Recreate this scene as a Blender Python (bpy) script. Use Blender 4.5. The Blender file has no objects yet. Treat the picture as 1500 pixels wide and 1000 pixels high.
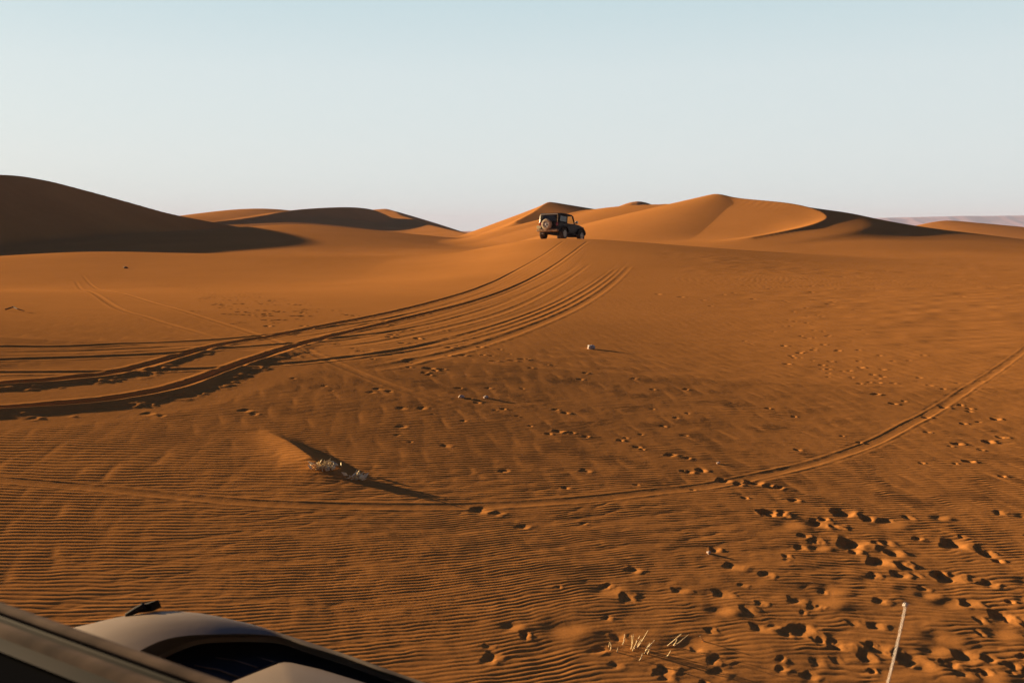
import bpy, bmesh, math, random
import numpy as np
from mathutils import Vector, Matrix

R = math.radians
C = bpy.context.scene
COL = C.collection
rng = np.random.default_rng(7)
random.seed(11)

# ------------------------------------------------------------------ camera
H = 2.55
F = 1458.0                       # focal length in photo pixels (1500 wide)
YH = 338.0                       # horizon row
PITCH = math.atan((500 - YH) / F)
cam_d = bpy.data.cameras.new('camera')
cam = bpy.data.objects.new('camera', cam_d); COL.objects.link(cam)
cam.location = (0, 0, H)
cam.rotation_euler = (R(90) - PITCH, 0, 0)
cam_d.sensor_width = 36; cam_d.lens = 36 * F / 1500
cam_d.clip_start = 0.05; cam_d.clip_end = 30000
cam_d.dof.use_dof = True; cam_d.dof.focus_distance = 30; cam_d.dof.aperture_fstop = 9
C.camera = cam

def ray(px, py):
    u = (px - 750) / F; v = (500 - py) / F
    c, s = math.cos(PITCH), math.sin(PITCH)
    return np.array([u, c + v * s, -s + v * c])
def at(px, py, D):
    d = ray(px, py); d = d / d[1] * D
    return np.array([d[0], d[1], H + d[2]])
def atz(px, py, z):
    d = ray(px, py); d = d * ((z - H) / d[2])
    return np.array([d[0], d[1], z])

# ------------------------------------------------------------------ noise
def _h(ix, iy, seed):
    with np.errstate(over='ignore'):
        n = ix.astype(np.uint32) * np.uint32(374761393) + iy.astype(np.uint32) * np.uint32(668265263) + np.uint32((seed * 2246822519) & 0xffffffff)
        n = (n ^ (n >> np.uint32(13))) * np.uint32(1274126177)
        n = n ^ (n >> np.uint32(16))
    return (n & np.uint32(0xffff)).astype(np.float32) / 32767.5 - 1.0
def noise(x, y, scale, seed):
    ca, sa = math.cos(.7 + seed * 1.37), math.sin(.7 + seed * 1.37)
    x = np.asarray(x, np.float64); y = np.asarray(y, np.float64)
    x, y = (x * ca - y * sa) / scale + 5000.0, (x * sa + y * ca) / scale + 5000.0
    ix = np.floor(x); iy = np.floor(y)
    fx = (x - ix).astype(np.float32); fy = (y - iy).astype(np.float32)
    ix = ix.astype(np.int64); iy = iy.astype(np.int64)
    sx = fx * fx * fx * (fx * (fx * 6 - 15) + 10); sy = fy * fy * fy * (fy * (fy * 6 - 15) + 10)
    a = _h(ix, iy, seed); b = _h(ix + 1, iy, seed); c = _h(ix, iy + 1, seed); d = _h(ix + 1, iy + 1, seed)
    return (a + (b - a) * sx) + ((c + (d - c) * sx) - (a + (b - a) * sx)) * sy
def ss(a, b, x):
    t = np.clip((x - a) / (b - a), 0, 1); return t * t * (3 - 2 * t)
def smax(a, b, k):
    h = np.clip(0.5 + 0.5 * (a - b) / k, 0, 1)
    return b + (a - b) * h + k * h * (1 - h)

# ------------------------------------------------------------------ large shape of the sand
def catmull(P, n):
    P = np.asarray(P, float)
    Q = np.vstack([2 * P[0] - P[1], P, 2 * P[-1] - P[-2]])
    out = []
    for i in range(len(P) - 1):
        p0, p1, p2, p3 = Q[i:i + 4]
        for k in range(n):
            t = k / n
            out.append(0.5 * ((2 * p1) + (-p0 + p2) * t + (2 * p0 - 5 * p1 + 4 * p2 - p3) * t * t + (-p0 + 3 * p1 - 3 * p2 + p3) * t ** 3))
    out.append(P[-1]); return np.array(out)

def base(x, y):
    r = np.hypot(x, y)
    z = 0.25 * ss(12, 60, y) + 0 * x
    # sand spur the car drives over
    dx = x - 3.2
    yc = 68.0 - np.clip(0.42 * dx, -2, 9)
    sig = np.where(dx < 0, 7.2, 13.5)
    gx = np.exp(-(dx / sig) ** 2 * 0.9) 
    near = ss(14, 1, 0 * y) * 0 + ss(0, 1, (y - 14) / (yc - 14))
    far = 1 - ss(0, 1, (y - yc - 0.5) / 17)
    z = z + 1.74 * gx * np.minimum(near, far)
    # right flank rises, left near flank leans away from the sun
    z = z + 0.55 * ss(6, 30, x) * ss(10, 34, y) * (1 - ss(60, 90, y))
    # near ground rises away from the camera and falls to the right, away from the low sun
    z = z + 0.064 * (np.clip(y, 3, 13) - 3) * (1 - ss(12, 52, y)) * (.75 + .25 * ss(6, -2, x))
    z = z + 0.060 * np.logaddexp(0, (2.5 - x) * .8) / .8 * (1 - ss(9, 42, y)) * ss(-30, -12, x)
    # hollow in front of the left dune
    z = z + 0.03 * noise(x, y, 9.0, 3) * ss(3, 12, r) + 0.005 * noise(x, y, 2.7, 4)
    z = z + 0.25 * noise(x, y, 40.0, 5) * ss(60, 120, r) + (.03 * noise(x, y, 3.1, 33) + .012 * noise(x, y, 1.1, 34)) * ss(55, 80, r)
    z = z - 0.9 * ss(300, 2000, r)
    return z

DUNES = [  # crest (px, py, distance), near-side slope, far-side slope, crest softness, far-side slip lip, distance where the far side steepens
    ([(-420, 300, 72.8), (-260, 275, 95.2), (-120, 261, 116.2), (0, 256, 131.6), (60, 263, 141.4), (120, 278, 151.2), (180, 295, 161.0), (240, 312, 170.8), (295, 323, 176.4), (345, 332, 177.8), (385, 345, 170.8), (412, 358, 162.4), (436, 371, 154.0)], .55, .2, 1.0, 0, 99),
    ([(240, 336, 246), (290, 321, 248), (340, 309, 250), (390, 306, 252), (440, 316, 254), (480, 332, 256)], .13, .2, 5.0, 0, 99),
    ([(265, 336, 213.0), (305, 326, 216.0), (350, 321, 220.5), (390, 315, 228.0), (430, 308, 237.0), (480, 304, 250.5), (520, 304, 262.5), (548, 309, 273.0), (570, 321, 283.5), (590, 339, 294.0)], .52, .2, .8, 0, 99),
    ([(382, 347, 143), (400, 338, 144), (430, 329, 144), (480, 334, 141), (560, 347, 132), (640, 354, 122)], .06, .12, 3.0, 0, 99),
    ([(545, 316, 345), (565, 306, 336), (590, 316, 292), (630, 330, 240), (690, 345, 190)], .09, .32, .8, 0, 99),
    ([(600, 337, 400), (650, 328, 406), (690, 334, 412), (720, 345, 418)], .5, .3, 1.2, 0, 99),
    ([(752, 324, 138), (777, 310, 145), (799, 296, 152), (815, 303, 155), (835, 311, 157), (855, 322, 158)], .165, .38, .25, .3, 99),
    ([(828, 318, 129), (850, 309, 127), (870, 306.5, 126), (920, 301, 122), (1000, 297, 118), (1030, 288, 115), (1048, 284, 113), (1080, 290, 110), (1150, 297, 104), (1190, 306, 99), (1208, 317, 94), (1192, 327, 90), (1150, 338, 86), (1105, 350, 82)], .25, .13, .2, .22, 5),
    ([(990, 376, 82), (1040, 366, 82), (1100, 354, 83), (1180, 346, 86), (1260, 350, 83), (1350, 358, 79), (1470, 368, 75)], .07, .05, 1.5, 0, 99),
    ([(1202, 317, 101), (1240, 324, 112), (1300, 332, 123), (1345, 338, 132), (1400, 348, 140)], .125, .3, .8, 0, 99),
    ([(1290, 345, 192), (1340, 333, 200), (1385, 323, 206), (1430, 330, 214), (1500, 341, 223), (1600, 350, 230)], .10, .25, .8, 0, 99),
    ([(900, 308, 300), (935, 295, 300), (965, 305, 300)], .6, .3, 1.2, 0, 99),
    ([(1540, 350, 120), (1700, 330, 130), (1900, 320, 140), (2200, 330, 150)], .25, .3, 1.0, 0, 99),
    ([(-10, 390, 60), (40, 383, 62), (85, 375, 64), (130, 369, 65), (250, 371, 65), (430, 373, 65), (560, 375, 65), (650, 376, 64)], .05, .10, 3.0, 0, 99),
]
DW = [(catmull([at(*p) for p in pts], 7), n, f, e, l, k) for pts, n, f, e, l, k in DUNES]

def dunes(x, y, z):
    """smooth union of the base with every dune (x, y, z flat float arrays)"""
    zz = z.copy()
    x = x + .7 * noise(x, y, 21.0, 31); y = y + .7 * noise(x, y, 19.0, 32)
    for P, sn, sf, eps, lip, kink in DW:
        hi = P[:, 2].max() + 1.0
        reach = hi / min(sn, sf) + 6
        m = (x > P[:, 0].min() - reach) & (x < P[:, 0].max() + reach) & (y > P[:, 1].min() - reach) & (y < P[:, 1].max() + reach)
        idx = np.nonzero(m)[0]
        if len(idx) == 0: continue
        xs = x[idx]; ys = y[idx]
        zd = np.full(len(idx), -1e3)
        for a, b in zip(P[:-1], P[1:]):
            dx, dy = b[0] - a[0], b[1] - a[1]; L2 = dx * dx + dy * dy
            t = np.clip(((xs - a[0]) * dx + (ys - a[1]) * dy) / L2, 0, 1)
            ex = xs - a[0] - t * dx; ey = ys - a[1] - t * dy
            d = np.hypot(ex, ey)
            w = .5 + .5 * (dx * ey - dy * ex) / math.sqrt(L2) / np.maximum(d, 1e-6)
            v = a[2] + t * (b[2] - a[2]) - (sn * (1 - w) + sf * w) * (np.sqrt(d ** 2 + eps ** 2) - eps)
            if lip: v = v - lip * w * (1 - np.exp(-d / .7))
            if kink < 90: v = v - .14 * w * np.maximum(0, d - kink)
            zd = np.maximum(zd, v)
        zz[idx] = smax(zd, zz[idx], 0.8)
    return zz

def macro(x, y):
    x = np.atleast_1d(np.asarray(x, float)); y = np.atleast_1d(np.asarray(y, float))
    z = base(x, y)
    far = y > 26
    if far.any():
        z[far] = dunes(x[far], y[far], z[far])
    return z

def hit(px, py):
    """the point of the sand seen at a photo pixel"""
    d = ray(px, py); d = d / d[1]
    ys = np.concatenate([np.arange(2, 20, .05), np.arange(20, 75, .15), np.arange(75, 300, 1.0)])
    zs = macro(ys * d[0], ys) - (H + ys * d[2])
    i = np.argmax(zs > 0)
    if zs[i] <= 0: return np.array([ys[-1] * d[0], ys[-1]])
    a, b = zs[i - 1], zs[i]
    t = a / (a - b) if i > 0 else 0
    yy = ys[i - 1] + (ys[i] - ys[i - 1]) * t
    return np.array([yy * d[0], yy])

# ------------------------------------------------------------------ the sand sheet: a polar grid, fine where ripples show
th_front = np.radians(np.linspace(-43, 43, 1520))
th_back = np.radians(np.linspace(43, 317, 60)[1:-1])
TH = np.concatenate([th_front, th_back])
def steps(r0, r1, d0, d1):
    out = [r0]
    while out[-1] < r1:
        t = (out[-1] - r0) / (r1 - r0); out.append(out[-1] + d0 + (d1 - d0) * t)
    return out[:-1]
RR = np.array([0.05, 0.6, 1.4, 2.2, 3.0, 3.6] + steps(4.4, 9.5, .0072, .0072) + steps(9.5, 28, .0072, .034) + steps(28, 72, .034, .2) + steps(72, 320, .2, 1.6) + list(np.geomspace(320, 9000, 60)))
NR, NT = len(RR), len(TH); NF = len(th_front)
X = (RR[:, None] * np.sin(TH)[None, :]); Y = (RR[:, None] * np.cos(TH)[None, :])
Z = macro(X.ravel(), Y.ravel()).reshape(NR, NT)

def window(x0, x1, y0, y1):
    """row and column slices of the grid that cover a small box"""
    cx = np.array([x0, x1, x0, x1]); cy = np.array([y0, y0, y1, y1])
    rr = np.hypot(cx, cy); tt = np.arctan2(cx, cy)
    i0 = np.searchsorted(RR, max(y0, rr.min() - (x1 - x0))) ; i1 = np.searchsorted(RR, rr.max()) + 1
    j0 = np.searchsorted(th_front, tt.min()); j1 = np.searchsorted(th_front, tt.max()) + 1
    return slice(max(i0 - 1, 0), min(i1, NR)), slice(max(j0 - 1, 0), min(j1, NF))

def line_field(P, reach):
    """distance to a polyline, signed (+ left of travel), and position along it"""
    D = np.full((NR, NT), 99.0, np.float32); T = np.zeros((NR, NT), np.float32)
    s = 0.0
    for a, b in zip(P[:-1], P[1:]):
        dx, dy = b[0] - a[0], b[1] - a[1]; L = math.hypot(dx, dy)
        wi, wj = window(min(a[0], b[0]) - reach, max(a[0], b[0]) + reach, min(a[1], b[1]) - reach, max(a[1], b[1]) + reach)
        xs = X[wi, wj]; ys = Y[wi, wj]
        if xs.size:
            t = np.clip(((xs - a[0]) * dx + (ys - a[1]) * dy) / (L * L), 0, 1)
            ex = xs - a[0] - t * dx; ey = ys - a[1] - t * dy
            d = np.hypot(ex, ey); sg = np.sign(dx * ey - dy * ex)
            sub = D[wi, wj]; u = d < np.abs(sub)
            D[wi, wj] = np.where(u, d * sg, sub); T[wi, wj] = np.where(u, s + t * L, T[wi, wj])
        s += L
    return D, T, s

RIP = np.ones((NR, NT), np.float32)      # where wind ripples survive
ADD = np.zeros((NR, NT), np.float32)     # ruts, prints, mounds

def path(pixels, n=10):
    return catmull([hit(*p) for p in pixels], n)

def rut(pixels, width, depth, berm, berm_side=0.0, fade=(0, 0), rough=.3, seed=1, erase=1.0):
    """a wheel rut: trough, a raised edge either side, crumbly; berm_side>0 piles more sand on the near (right) side"""
    P = path(pixels); P = P[P[:, 1] < 75]
    D, T, L = line_field(P, width * 6 + .3)
    a = np.abs(D); m = a < width * 6 + .3
    amp = np.ones_like(D)
    if fade[0]: amp *= ss(0, fade[0], T)
    if fade[1]: amp *= 1 - ss(L - fade[1], L, T)
    n = noise(T, D, .22, seed) * rough + noise(X, Y, .07, seed + 1) * rough * .7
    amp *= 1 - .5 * ss(16, 42, T)
    tr = -depth * (1 - ss(width * .35, width, a))
    e1 = np.exp(-((a - width * 1.35) / (width * .5)) ** 2) * berm * (1 + n)
    h = tr + e1
    ADD[m] += (h * amp)[m]
    RIP[m] *= (1 - erase * amp * (1 - ss(width * 1.6, width * 2.6, a)))[m]
    return D, T, L

def stamp(x, y, sx, sy, ang, depth, rim, soft=0.0):
    """one print: a hollow with a raised lip"""
    q = max(sx, sy) * 2.6
    wi, wj = window(x - q, x + q, y - q, y + q)
    xs = X[wi, wj] - x; ys = Y[wi, wj] - y
    if xs.size == 0: return
    c, s = math.cos(ang), math.sin(ang)
    d = np.sqrt(((xs * c + ys * s) / sx) ** 2 + ((-xs * s + ys * c) / sy) ** 2)
    h = -depth * np.exp(-d ** (4 - 2 * soft)) + rim * np.exp(-((d - 1.45) / .42) ** 2)
    ADD[wi, wj] += h
    RIP[wi, wj] *= 1 - .92 * np.exp(-(d / 1.5) ** 4)

def scoop(x, y, r, dp, ang, wide=.8, soft=0.0):
    """a foot pushed into loose sand: steep wall on one side, long slope up to a pushed-up lip on the other"""
    if y > 67: return
    q = r * 2.2
    wi, wj = window(x - q, x + q, y - q, y + q)
    xs = X[wi, wj] - x; ys = Y[wi, wj] - y
    if xs.size == 0: return
    c, s_ = math.cos(ang), math.sin(ang)
    a = (xs * c + ys * s_) / r; b = (-xs * s_ + ys * c) / (r * wide)
    a = a + .22 * noise(xs + x, ys + y, r * .7, 55); b = b + .22 * noise(xs + x, ys + y, r * .7, 56)
    f = np.interp(a, [-1.5, -1.05, -.62, -.35, .55, .85, 1.25, 1.8], [0, .1, -.7, -.75, .3, .38, .06, 0])
    if soft: f = f * (1 - soft * .35)
    ADD[wi, wj] += dp * f * np.exp(-np.abs(b) ** 3)
    RIP[wi, wj] *= 1 - .95 * np.exp(-(a * a * .6 + b * b) ** 2)

# deep double track that climbs to the far car
t1 = [(-420, 584), (-200, 573), (-60, 566), (0, 562), (75, 556), (150, 548), (200, 538), (280, 516), (340, 502), (400, 492), (480, 476), (600, 451), (700, 422), (760, 394), (800, 371), (826, 353)]
t2 = [(-420, 622), (-200, 611), (-60, 602), (0, 598), (80, 592), (160, 584), (240, 570), (300, 552), (360, 530), (400, 516), (452, 501), (520, 484), (600, 465), (700, 439), (780, 407), (830, 376), (860, 354)]
for k, (t, wd, f0, f1) in enumerate(((t1, .8, .5, 5.0), (t2, 1.0, 1.5, 8.5))):
    D, T, L = rut(t, .08, .021, .007, seed=20 + k * 3, rough=.4)
    # sand ploughed up on the near side where the car turned: a bank whose face is towards the camera
    nn = noise(X, Y, .22, 40 + k) * .6 + noise(X, Y, .07, 44 + k) * .4
    q = -D - .03 * noise(T, D * 0, .6, 46)
    low = .34 * wd + .09 * nn
    bank = .029 * wd * ss(.09, .16, q) * np.clip((low - q) / (low - .16), 0, 1)
    ex_ = float(np.hypot(*(hit(*t[0]) - hit(-60, t[2][1]))))
    amp = 1 - ss(f0, f1, T - ex_)
    m = np.abs(D) < 3
    ADD[m] += (bank * amp * (1 + .05 * nn))[m]
    ADD[m] += ((.02 * np.clip(nn, 0, 1) * np.exp(-((q - low) / .12) ** 2)) * amp)[m]
    RIP[m] *= (1 - amp * (1 - ss(.7, .95, np.abs(D))))[m]
for k, (t, w, d, b) in enumerate([
    ([(-420, 514), (-200, 511), (-60, 509), (0, 508), (120, 507), (280, 500), (380, 492), (480, 480), (610, 458), (720, 425), (785, 392), (815, 366)], .11, .045, .03),
    ([(-420, 533), (-200, 530), (-60, 528), (0, 527), (160, 522), (280, 515), (416, 504), (500, 495), (600, 481), (700, 456), (790, 420), (850, 385), (872, 362)], .11, .045, .03),
    ([(-420, 551), (-200, 548), (-60, 546), (0, 546), (140, 545), (280, 541), (400, 534), (480, 527), (560, 517), (660, 496), (760, 466), (850, 425), (905, 385), (920, 364)], .1, .035, .028),
    ([(420, 508), (520, 497), (620, 474), (720, 446), (800, 414), (848, 384), (866, 360)], .12, .035, .03),
    ([(440, 534), (560, 521), (680, 499), (780, 470), (860, 432), (912, 392), (930, 370)], .11, .03, .03),
    ([(560, 488), (660, 470), (750, 440), (830, 400), (880, 366)], .1, .03, .025),
    ([(600, 500), (700, 478), (790, 448), (850, 415), (890, 385)], .12, .025, .02),
    ([(430, 498), (520, 488), (610, 470), (705, 443), (785, 410), (835, 379), (858, 360)], .1, .02, .04),
    ([(400, 500), (500, 484), (600, 459), (702, 430), (765, 401), (808, 374), (830, 358)], .1, .02, .04),
    ([(460, 512), (560, 500), (650, 481), (740, 456), (815, 420), (866, 385)], .12, .02, .04),
    ([(480, 528), (580, 514), (690, 492), (785, 462), (862, 424), (905, 392)], .12, .02, .045),
    ([(500, 545), (600, 530), (700, 506), (800, 470), (880, 428), (925, 388)], .14, .02, .045),
    ([(-60, 517), (0, 517), (140, 514), (280, 507), (380, 498)], .12, .02, .04),
    ([(-60, 553), (0, 553), (140, 552), (270, 547)], .12, .02, .04),
    ([(120, 402), (184, 431), (270, 456), (370, 488), (450, 515), (560, 560), (660, 592), (760, 625)], .09, .03, .03),
    ([(110, 410), (155, 441), (220, 466), (290, 487), (350, 506)], .09, .022, .03),
    ([(560, 560), (640, 575), (720, 590), (800, 588), (880, 580)], .05, .015, .012),
]):
    sc = .17 if k < 3 else (.07 if k < 7 else (.09 if k < 9 else .14))
    rut(t, w * .8, d * sc, b * sc * .8, seed=60 + 3 * k, rough=.45, fade=(1.5, 45 if k < 3 else (16 if k < 7 else 2.5)))
# smooth single-wheel line across the foreground
tw = [(-420, 664), (-200, 684), (-60, 698), (0, 703), (130, 714), (260, 727), (380, 737), (500, 741), (620, 742), (720, 740), (850, 732), (960, 720), (1040, 711), (1130, 693), (1200, 676), (1280, 648), (1330, 622), (1370, 601), (1430, 562), (1480, 528), (1520, 498), (1560, 470), (1700, 432)]
D, T, L = rut(tw, .055, .0015, .003, seed=95, rough=.5, erase=.95)
for off in (-.05, .055):
    ADD[:] += (-.0035 * np.exp(-((D - off) / .012) ** 2) * (.6 + .6 * noise(T, D * 0, .35, 97))).astype(np.float32)

# footprints: large fresh ones, one by one (px, py, size, depth)
for px, py, s, dp in [(985, 667, .085, .045), (1003, 690, .06, .03), (1030, 689, .085, .05), (1062, 704, .1, .055), (1108, 708, .13, .07), (1128, 712, .08, .04),
                      (1132, 752, .12, .065), (1205, 768, .15, .06), (1240, 752, .14, .075), (1165, 733, .07, .04), (1255, 797, .16, .075), (1297, 824, .15, .075),
                      (1405, 798, .16, .06), (1345, 790, .06, .035), (1395, 846, .15, .05), (1425, 884, .11, .06), (1470, 902, .13, .05), (1320, 842, .09, .04), (1355, 862, .07, .03), (1465, 822, .06, .04), (1180, 785, .07, .03),
                      (1180, 925, .15, .05), (1235, 945, .14, .06), (1290, 950, .12, .05), (1340, 965, .15, .05), (1420, 960, .14, .05), (1120, 920, .12, .035), (1060, 870, .11, .035), (1170, 880, .1, .03), (1080, 830, .13, .03), (930, 835, .08, .03), (1000, 865, .1, .03), (1050, 805, .06, .04),
                      (820, 632, .09, .04), (838, 634, .07, .03), (910, 645, .06, .04), (935, 655, .06, .03), (830, 605, .07, .035), (815, 600, .06, .03), (630, 540, .11, .05), (650, 541, .06, .03), (600, 538, .06, .03), (707, 748, .13, .04), (768, 772, .08, .02), (590, 598, .09, .025), (620, 598, .09, .025), (590, 625, .09, .02), (655, 653, .08, .02), (555, 570, .1, .025), (545, 575, .08, .02), (860, 690, .08, .02), (740, 690, .07, .02), (360, 602, .1, .03), (220, 606, .1, .02)]:
    x, y = hit(px, py); dp *= .6 if py > 860 else .85; s *= .8 if py > 860 else .9
    scoop(x, y, s * .85, dp * .46, R(-18) + random.uniform(-.25, .25), random.uniform(.55, .85))
    if s > .09:
        scoop(x + s * random.uniform(.6, 1.6), y - s * random.uniform(.3, 1.2), s * .5, dp * .35, random.uniform(-.8, .4))
# trampled, softened prints in the near right corner
for k in range(36):
    px = random.uniform(820, 1560); py = random.uniform(740, 1010)
    if py < 900 - (px - 820) * .28: continue
    x, y = hit(px, py)
    scoop(x, y, random.uniform(.03, .065), random.uniform(.007, .014), R(-18) + random.uniform(-.5, .5), random.uniform(.6, 1.1), .5)
# trails of small prints and scuffs
def trail(pixels, spacing, jit, size, depth, n=1):
    P = path(pixels, 6)
    seg = np.hypot(*np.diff(P[:, :2], axis=0).T); S = np.concatenate([[0], np.cumsum(seg)])
    s = 0.0
    while s < S[-1]:
        x = np.interp(s, S, P[:, 0]); y = np.interp(s, S, P[:, 1])
        for _ in range(n):
            q = random.uniform(.6, 1.25); a = random.uniform(-.9, .9)
            scoop(x + random.gauss(0, jit), y + random.gauss(0, jit), size * q * .85, depth * q * .6, a * .5 - .3, random.uniform(.5, .9))
        s += spacing * random.uniform(.5, 1.5)
trail([(480, 505), (560, 525), (620, 545), (680, 580), (760, 598), (820, 632), (910, 645), (985, 667), (1060, 703), (1140, 745), (1250, 795), (1400, 850), (1500, 905)], .42, .14, .055, .028)
trail([(640, 480), (760, 520), (880, 550), (960, 567), (1060, 590), (1160, 612), (1260, 648), (1350, 670), (1440, 690), (1520, 710)], .45, .12, .05, .03)
trail([(1100, 500), (1180, 520), (1240, 548), (1300, 565), (1350, 585), (1410, 612), (1450, 650), (1500, 700)], .22, .4, .07, .03)
trail([(1160, 450), (1260, 520), (1330, 560), (1420, 640)], .3, .6, .07, .025)
trail([(225, 402), (290, 425), (345, 445), (400, 470), (425, 482)], .35, .5, .09, .045, 2)
trail([(330, 425), (400, 438), (480, 455), (560, 470), (620, 500), (700, 520), (760, 540)], .5, .35, .08, .035, 2)
trail([(20, 402), (70, 401), (110, 402), (150, 407)], .45, .35, .1, .035, 2)
trail([(150, 372), (230, 378), (330, 385)], 1.5, .8, .15, .05)
trail([(380, 385), (420, 388), (440, 390)], .8, .6, .15, .06, 2)
trail([(500, 560), (600, 600), (700, 640), (800, 680), (900, 730)], .35, .6, .05, .014)
trail([(760, 560), (860, 600), (960, 640), (1100, 660)], .4, .6, .05, .016)
trail([(1000, 430), (1100, 440), (1200, 430), (1330, 400)], .8, 1.6, .12, .03, 2)

# wind-softened scuffs over the trampled ground: some leave a smooth lit patch, some a small dark hollow
for k in range(115):
    px = random.uniform(640, 1560); py = random.uniform(690, 1010)
    if py < 735 + (px - 640) * -.02 + 60 * random.random() or py < 960 - (px - 640) * .62: continue
    x, y = hit(px, py)
    if k % 3 == 0:
        r = random.uniform(.07, .14)
        wi, wj = window(x - 2 * r, x + 2 * r, y - 2 * r, y + 2 * r)
        a = (X[wi, wj] - x) / r; b = (Y[wi, wj] - y) / (r * .75)
        if a.size:
            g = np.exp(-(a * a + b * b) ** 1.5)
            ADD[wi, wj] += g * (.012 * a - .004 * b); RIP[wi, wj] *= 1 - .9 * g
    else:
        scoop(x, y, random.uniform(.025, .055), random.uniform(.005, .012), R(-18) + random.uniform(-.6, .6), random.uniform(.6, 1.3), .6)

# mound with a sharp crest that the dead shrub has caught, streaming away from the wind
mp = catmull([np.append(hit(*p), 0) for p in [(385, 630), (425, 655), (455, 678), (478, 692), (512, 701), (545, 709)]], 6)
D, T, L = line_field(mp, 1.3)
pk = np.interp(T, [0, L * .3, L * .6, L * .7, L * .85, L], [0.0, .042, .056, .040, .012, 0.0])
ws = np.where(D > 0, .10, .18)         # left of travel = away side: steep; near side: gentle
mound = pk * np.exp(-(np.abs(D) / ws) ** 1.5)
ADD += np.where(np.abs(D) < 90, mound, 0).astype(np.float32)
RIP *= np.where(np.abs(D) < 90, 1 - .35 * np.clip(mound / .12, 0, 1), 1).astype(np.float32)

# wind ripples: a sum of near-parallel waves gives the forks and joins of real ripples
fr = (RR >= 3.9) & (RR < 62)
i0, i1 = np.nonzero(fr)[0][[0, -1]]; i1 += 1
xs = X[i0:i1, :NF]; ys = Y[i0:i1, :NF]
wx = .55 * noise(xs, ys, 3.1, 71) + .16 * noise(xs, ys, 1.0, 72); wy = .16 * noise(xs, ys, 2.1, 73) + .035 * noise(xs, ys, .6, 74) + .004 * noise(xs, ys, .2, 77)
brk = .30 + .70 * ss(-1.2, 1.6, xs) * (1 - ss(16, 26, ys)) + .25 * (1 - ss(5, 7, ys))
wy = wy + brk * (.016 * noise(xs, ys, .17, 90) + .011 * noise(xs, ys, .09, 91))
re = np.zeros_like(xs); im = np.zeros_like(xs)
rr = np.hypot(xs, ys)
turn_y = .13 * (xs + 1.5) * (1 - ss(5.0, 11.0, ys))                        # crests swing round towards the car
fine = np.clip(1.3 * np.exp(-(((xs - .1) / 2.3) ** 2 + ((ys - 5.4) / 2.1) ** 2)) + .25 * noise(xs, ys, 2.2, 78), 0, 1)
for k in range(12):
    f = k >= 6
    lam = (.046 if f else .059) * (math.exp(rng.normal(0, .09)) if k % 6 else 1); ph = rng.uniform(0, 6.28); am = rng.uniform(.15, .34) * (1.5 if f else 1) if k % 6 else 1.15
    al = R(9 + (rng.normal(0, 15) if k % 6 else 0)) if f else R(4 + (rng.normal(0, 8) if k % 6 else 0))
    p = 2 * math.pi / lam * ((ys + wy) * math.cos(al) - (xs + wx * .35) * math.sin(al) - turn_y) + ph
    w_ = am * (fine if f else 1 - fine)
    re += w_ * np.cos(p); im += w_ * np.sin(p)
phi = np.arctan2(im, re); mag = np.hypot(re, im)
u = (phi / (2 * math.pi)) % 1.0
# rounded crests, narrow troughs, the steeper side towards the camera
u = np.where(u < .46, u / .46 * .5, .5 + (u - .46) / .54 * .5)
prof = np.abs(np.sin(math.pi * u)) ** .85
amp = (.0046 - .0011 * fine) * (mag ** 2 / (mag ** 2 + .35)) * 1.05 * np.clip(.95 + .12 * noise(xs, ys, 1.9, 75) + brk * .55 * noise(xs, ys, .24, 92), .1, 1.7)
amp *= 1 - .85 * ss(11, 24, rr) * ss(4, -3, xs)          # the far left sand is smoother
amp *= 1 - .8 * ss(30, 60, rr)
# trampled, wind-softened ground at lower right
hm = np.exp(-(((xs - 2.2) / 3.4) ** 2 + ((ys - 5.6) / 1.9) ** 2)) + .55 * np.exp(-(((xs - 6.5) / 4) ** 2 + ((ys - 14) / 5) ** 2))
hm = np.clip(hm * 1.25, 0, 1)
nz = noise(xs, ys, .34, 81) * .6 + noise(xs * .8, ys * 1.3, .17, 82) * .5 + noise(xs, ys, .08, 83) * .2
rt_ = ss(3, 9, xs) * ss(13, 20, ys) * (1 - ss(50, 60, ys)) * np.clip(.55 + .8 * noise(xs, ys, 6.0, 86), 0, 1)
ADD[i0:i1, :NF] += (rt_ * (.010 * noise(xs * .6, ys, .8, 87) + .008 * noise(xs * .7, ys, .33, 88))).astype(np.float32)
ADD[i0:i1, :NF] += (hm * .006 * nz + .0007 * noise(xs, ys, .3, 84) + .0004 * noise(xs, ys, .06, 85) * (1 - ss(10, 20, rr))).astype(np.float32)
amp *= 1 - .45 * hm * ss(-.1, .5, nz)
ADD[i0:i1, :NF] += (amp * prof * RIP[i0:i1, :NF]).astype(np.float32)
Z += ADD
Zfull = Z
del xs, ys, re, im, phi, mag, u, prof, amp, rr, hm, nz, wx, wy

def surf(x, y):
    """height of the finished sand near a point"""
    i = int(np.searchsorted(RR, math.hypot(x, y))); j = int(np.searchsorted(th_front, math.atan2(x, y)))
    return float(Zfull[min(i, NR - 1), min(j, NF - 1)])

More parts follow.
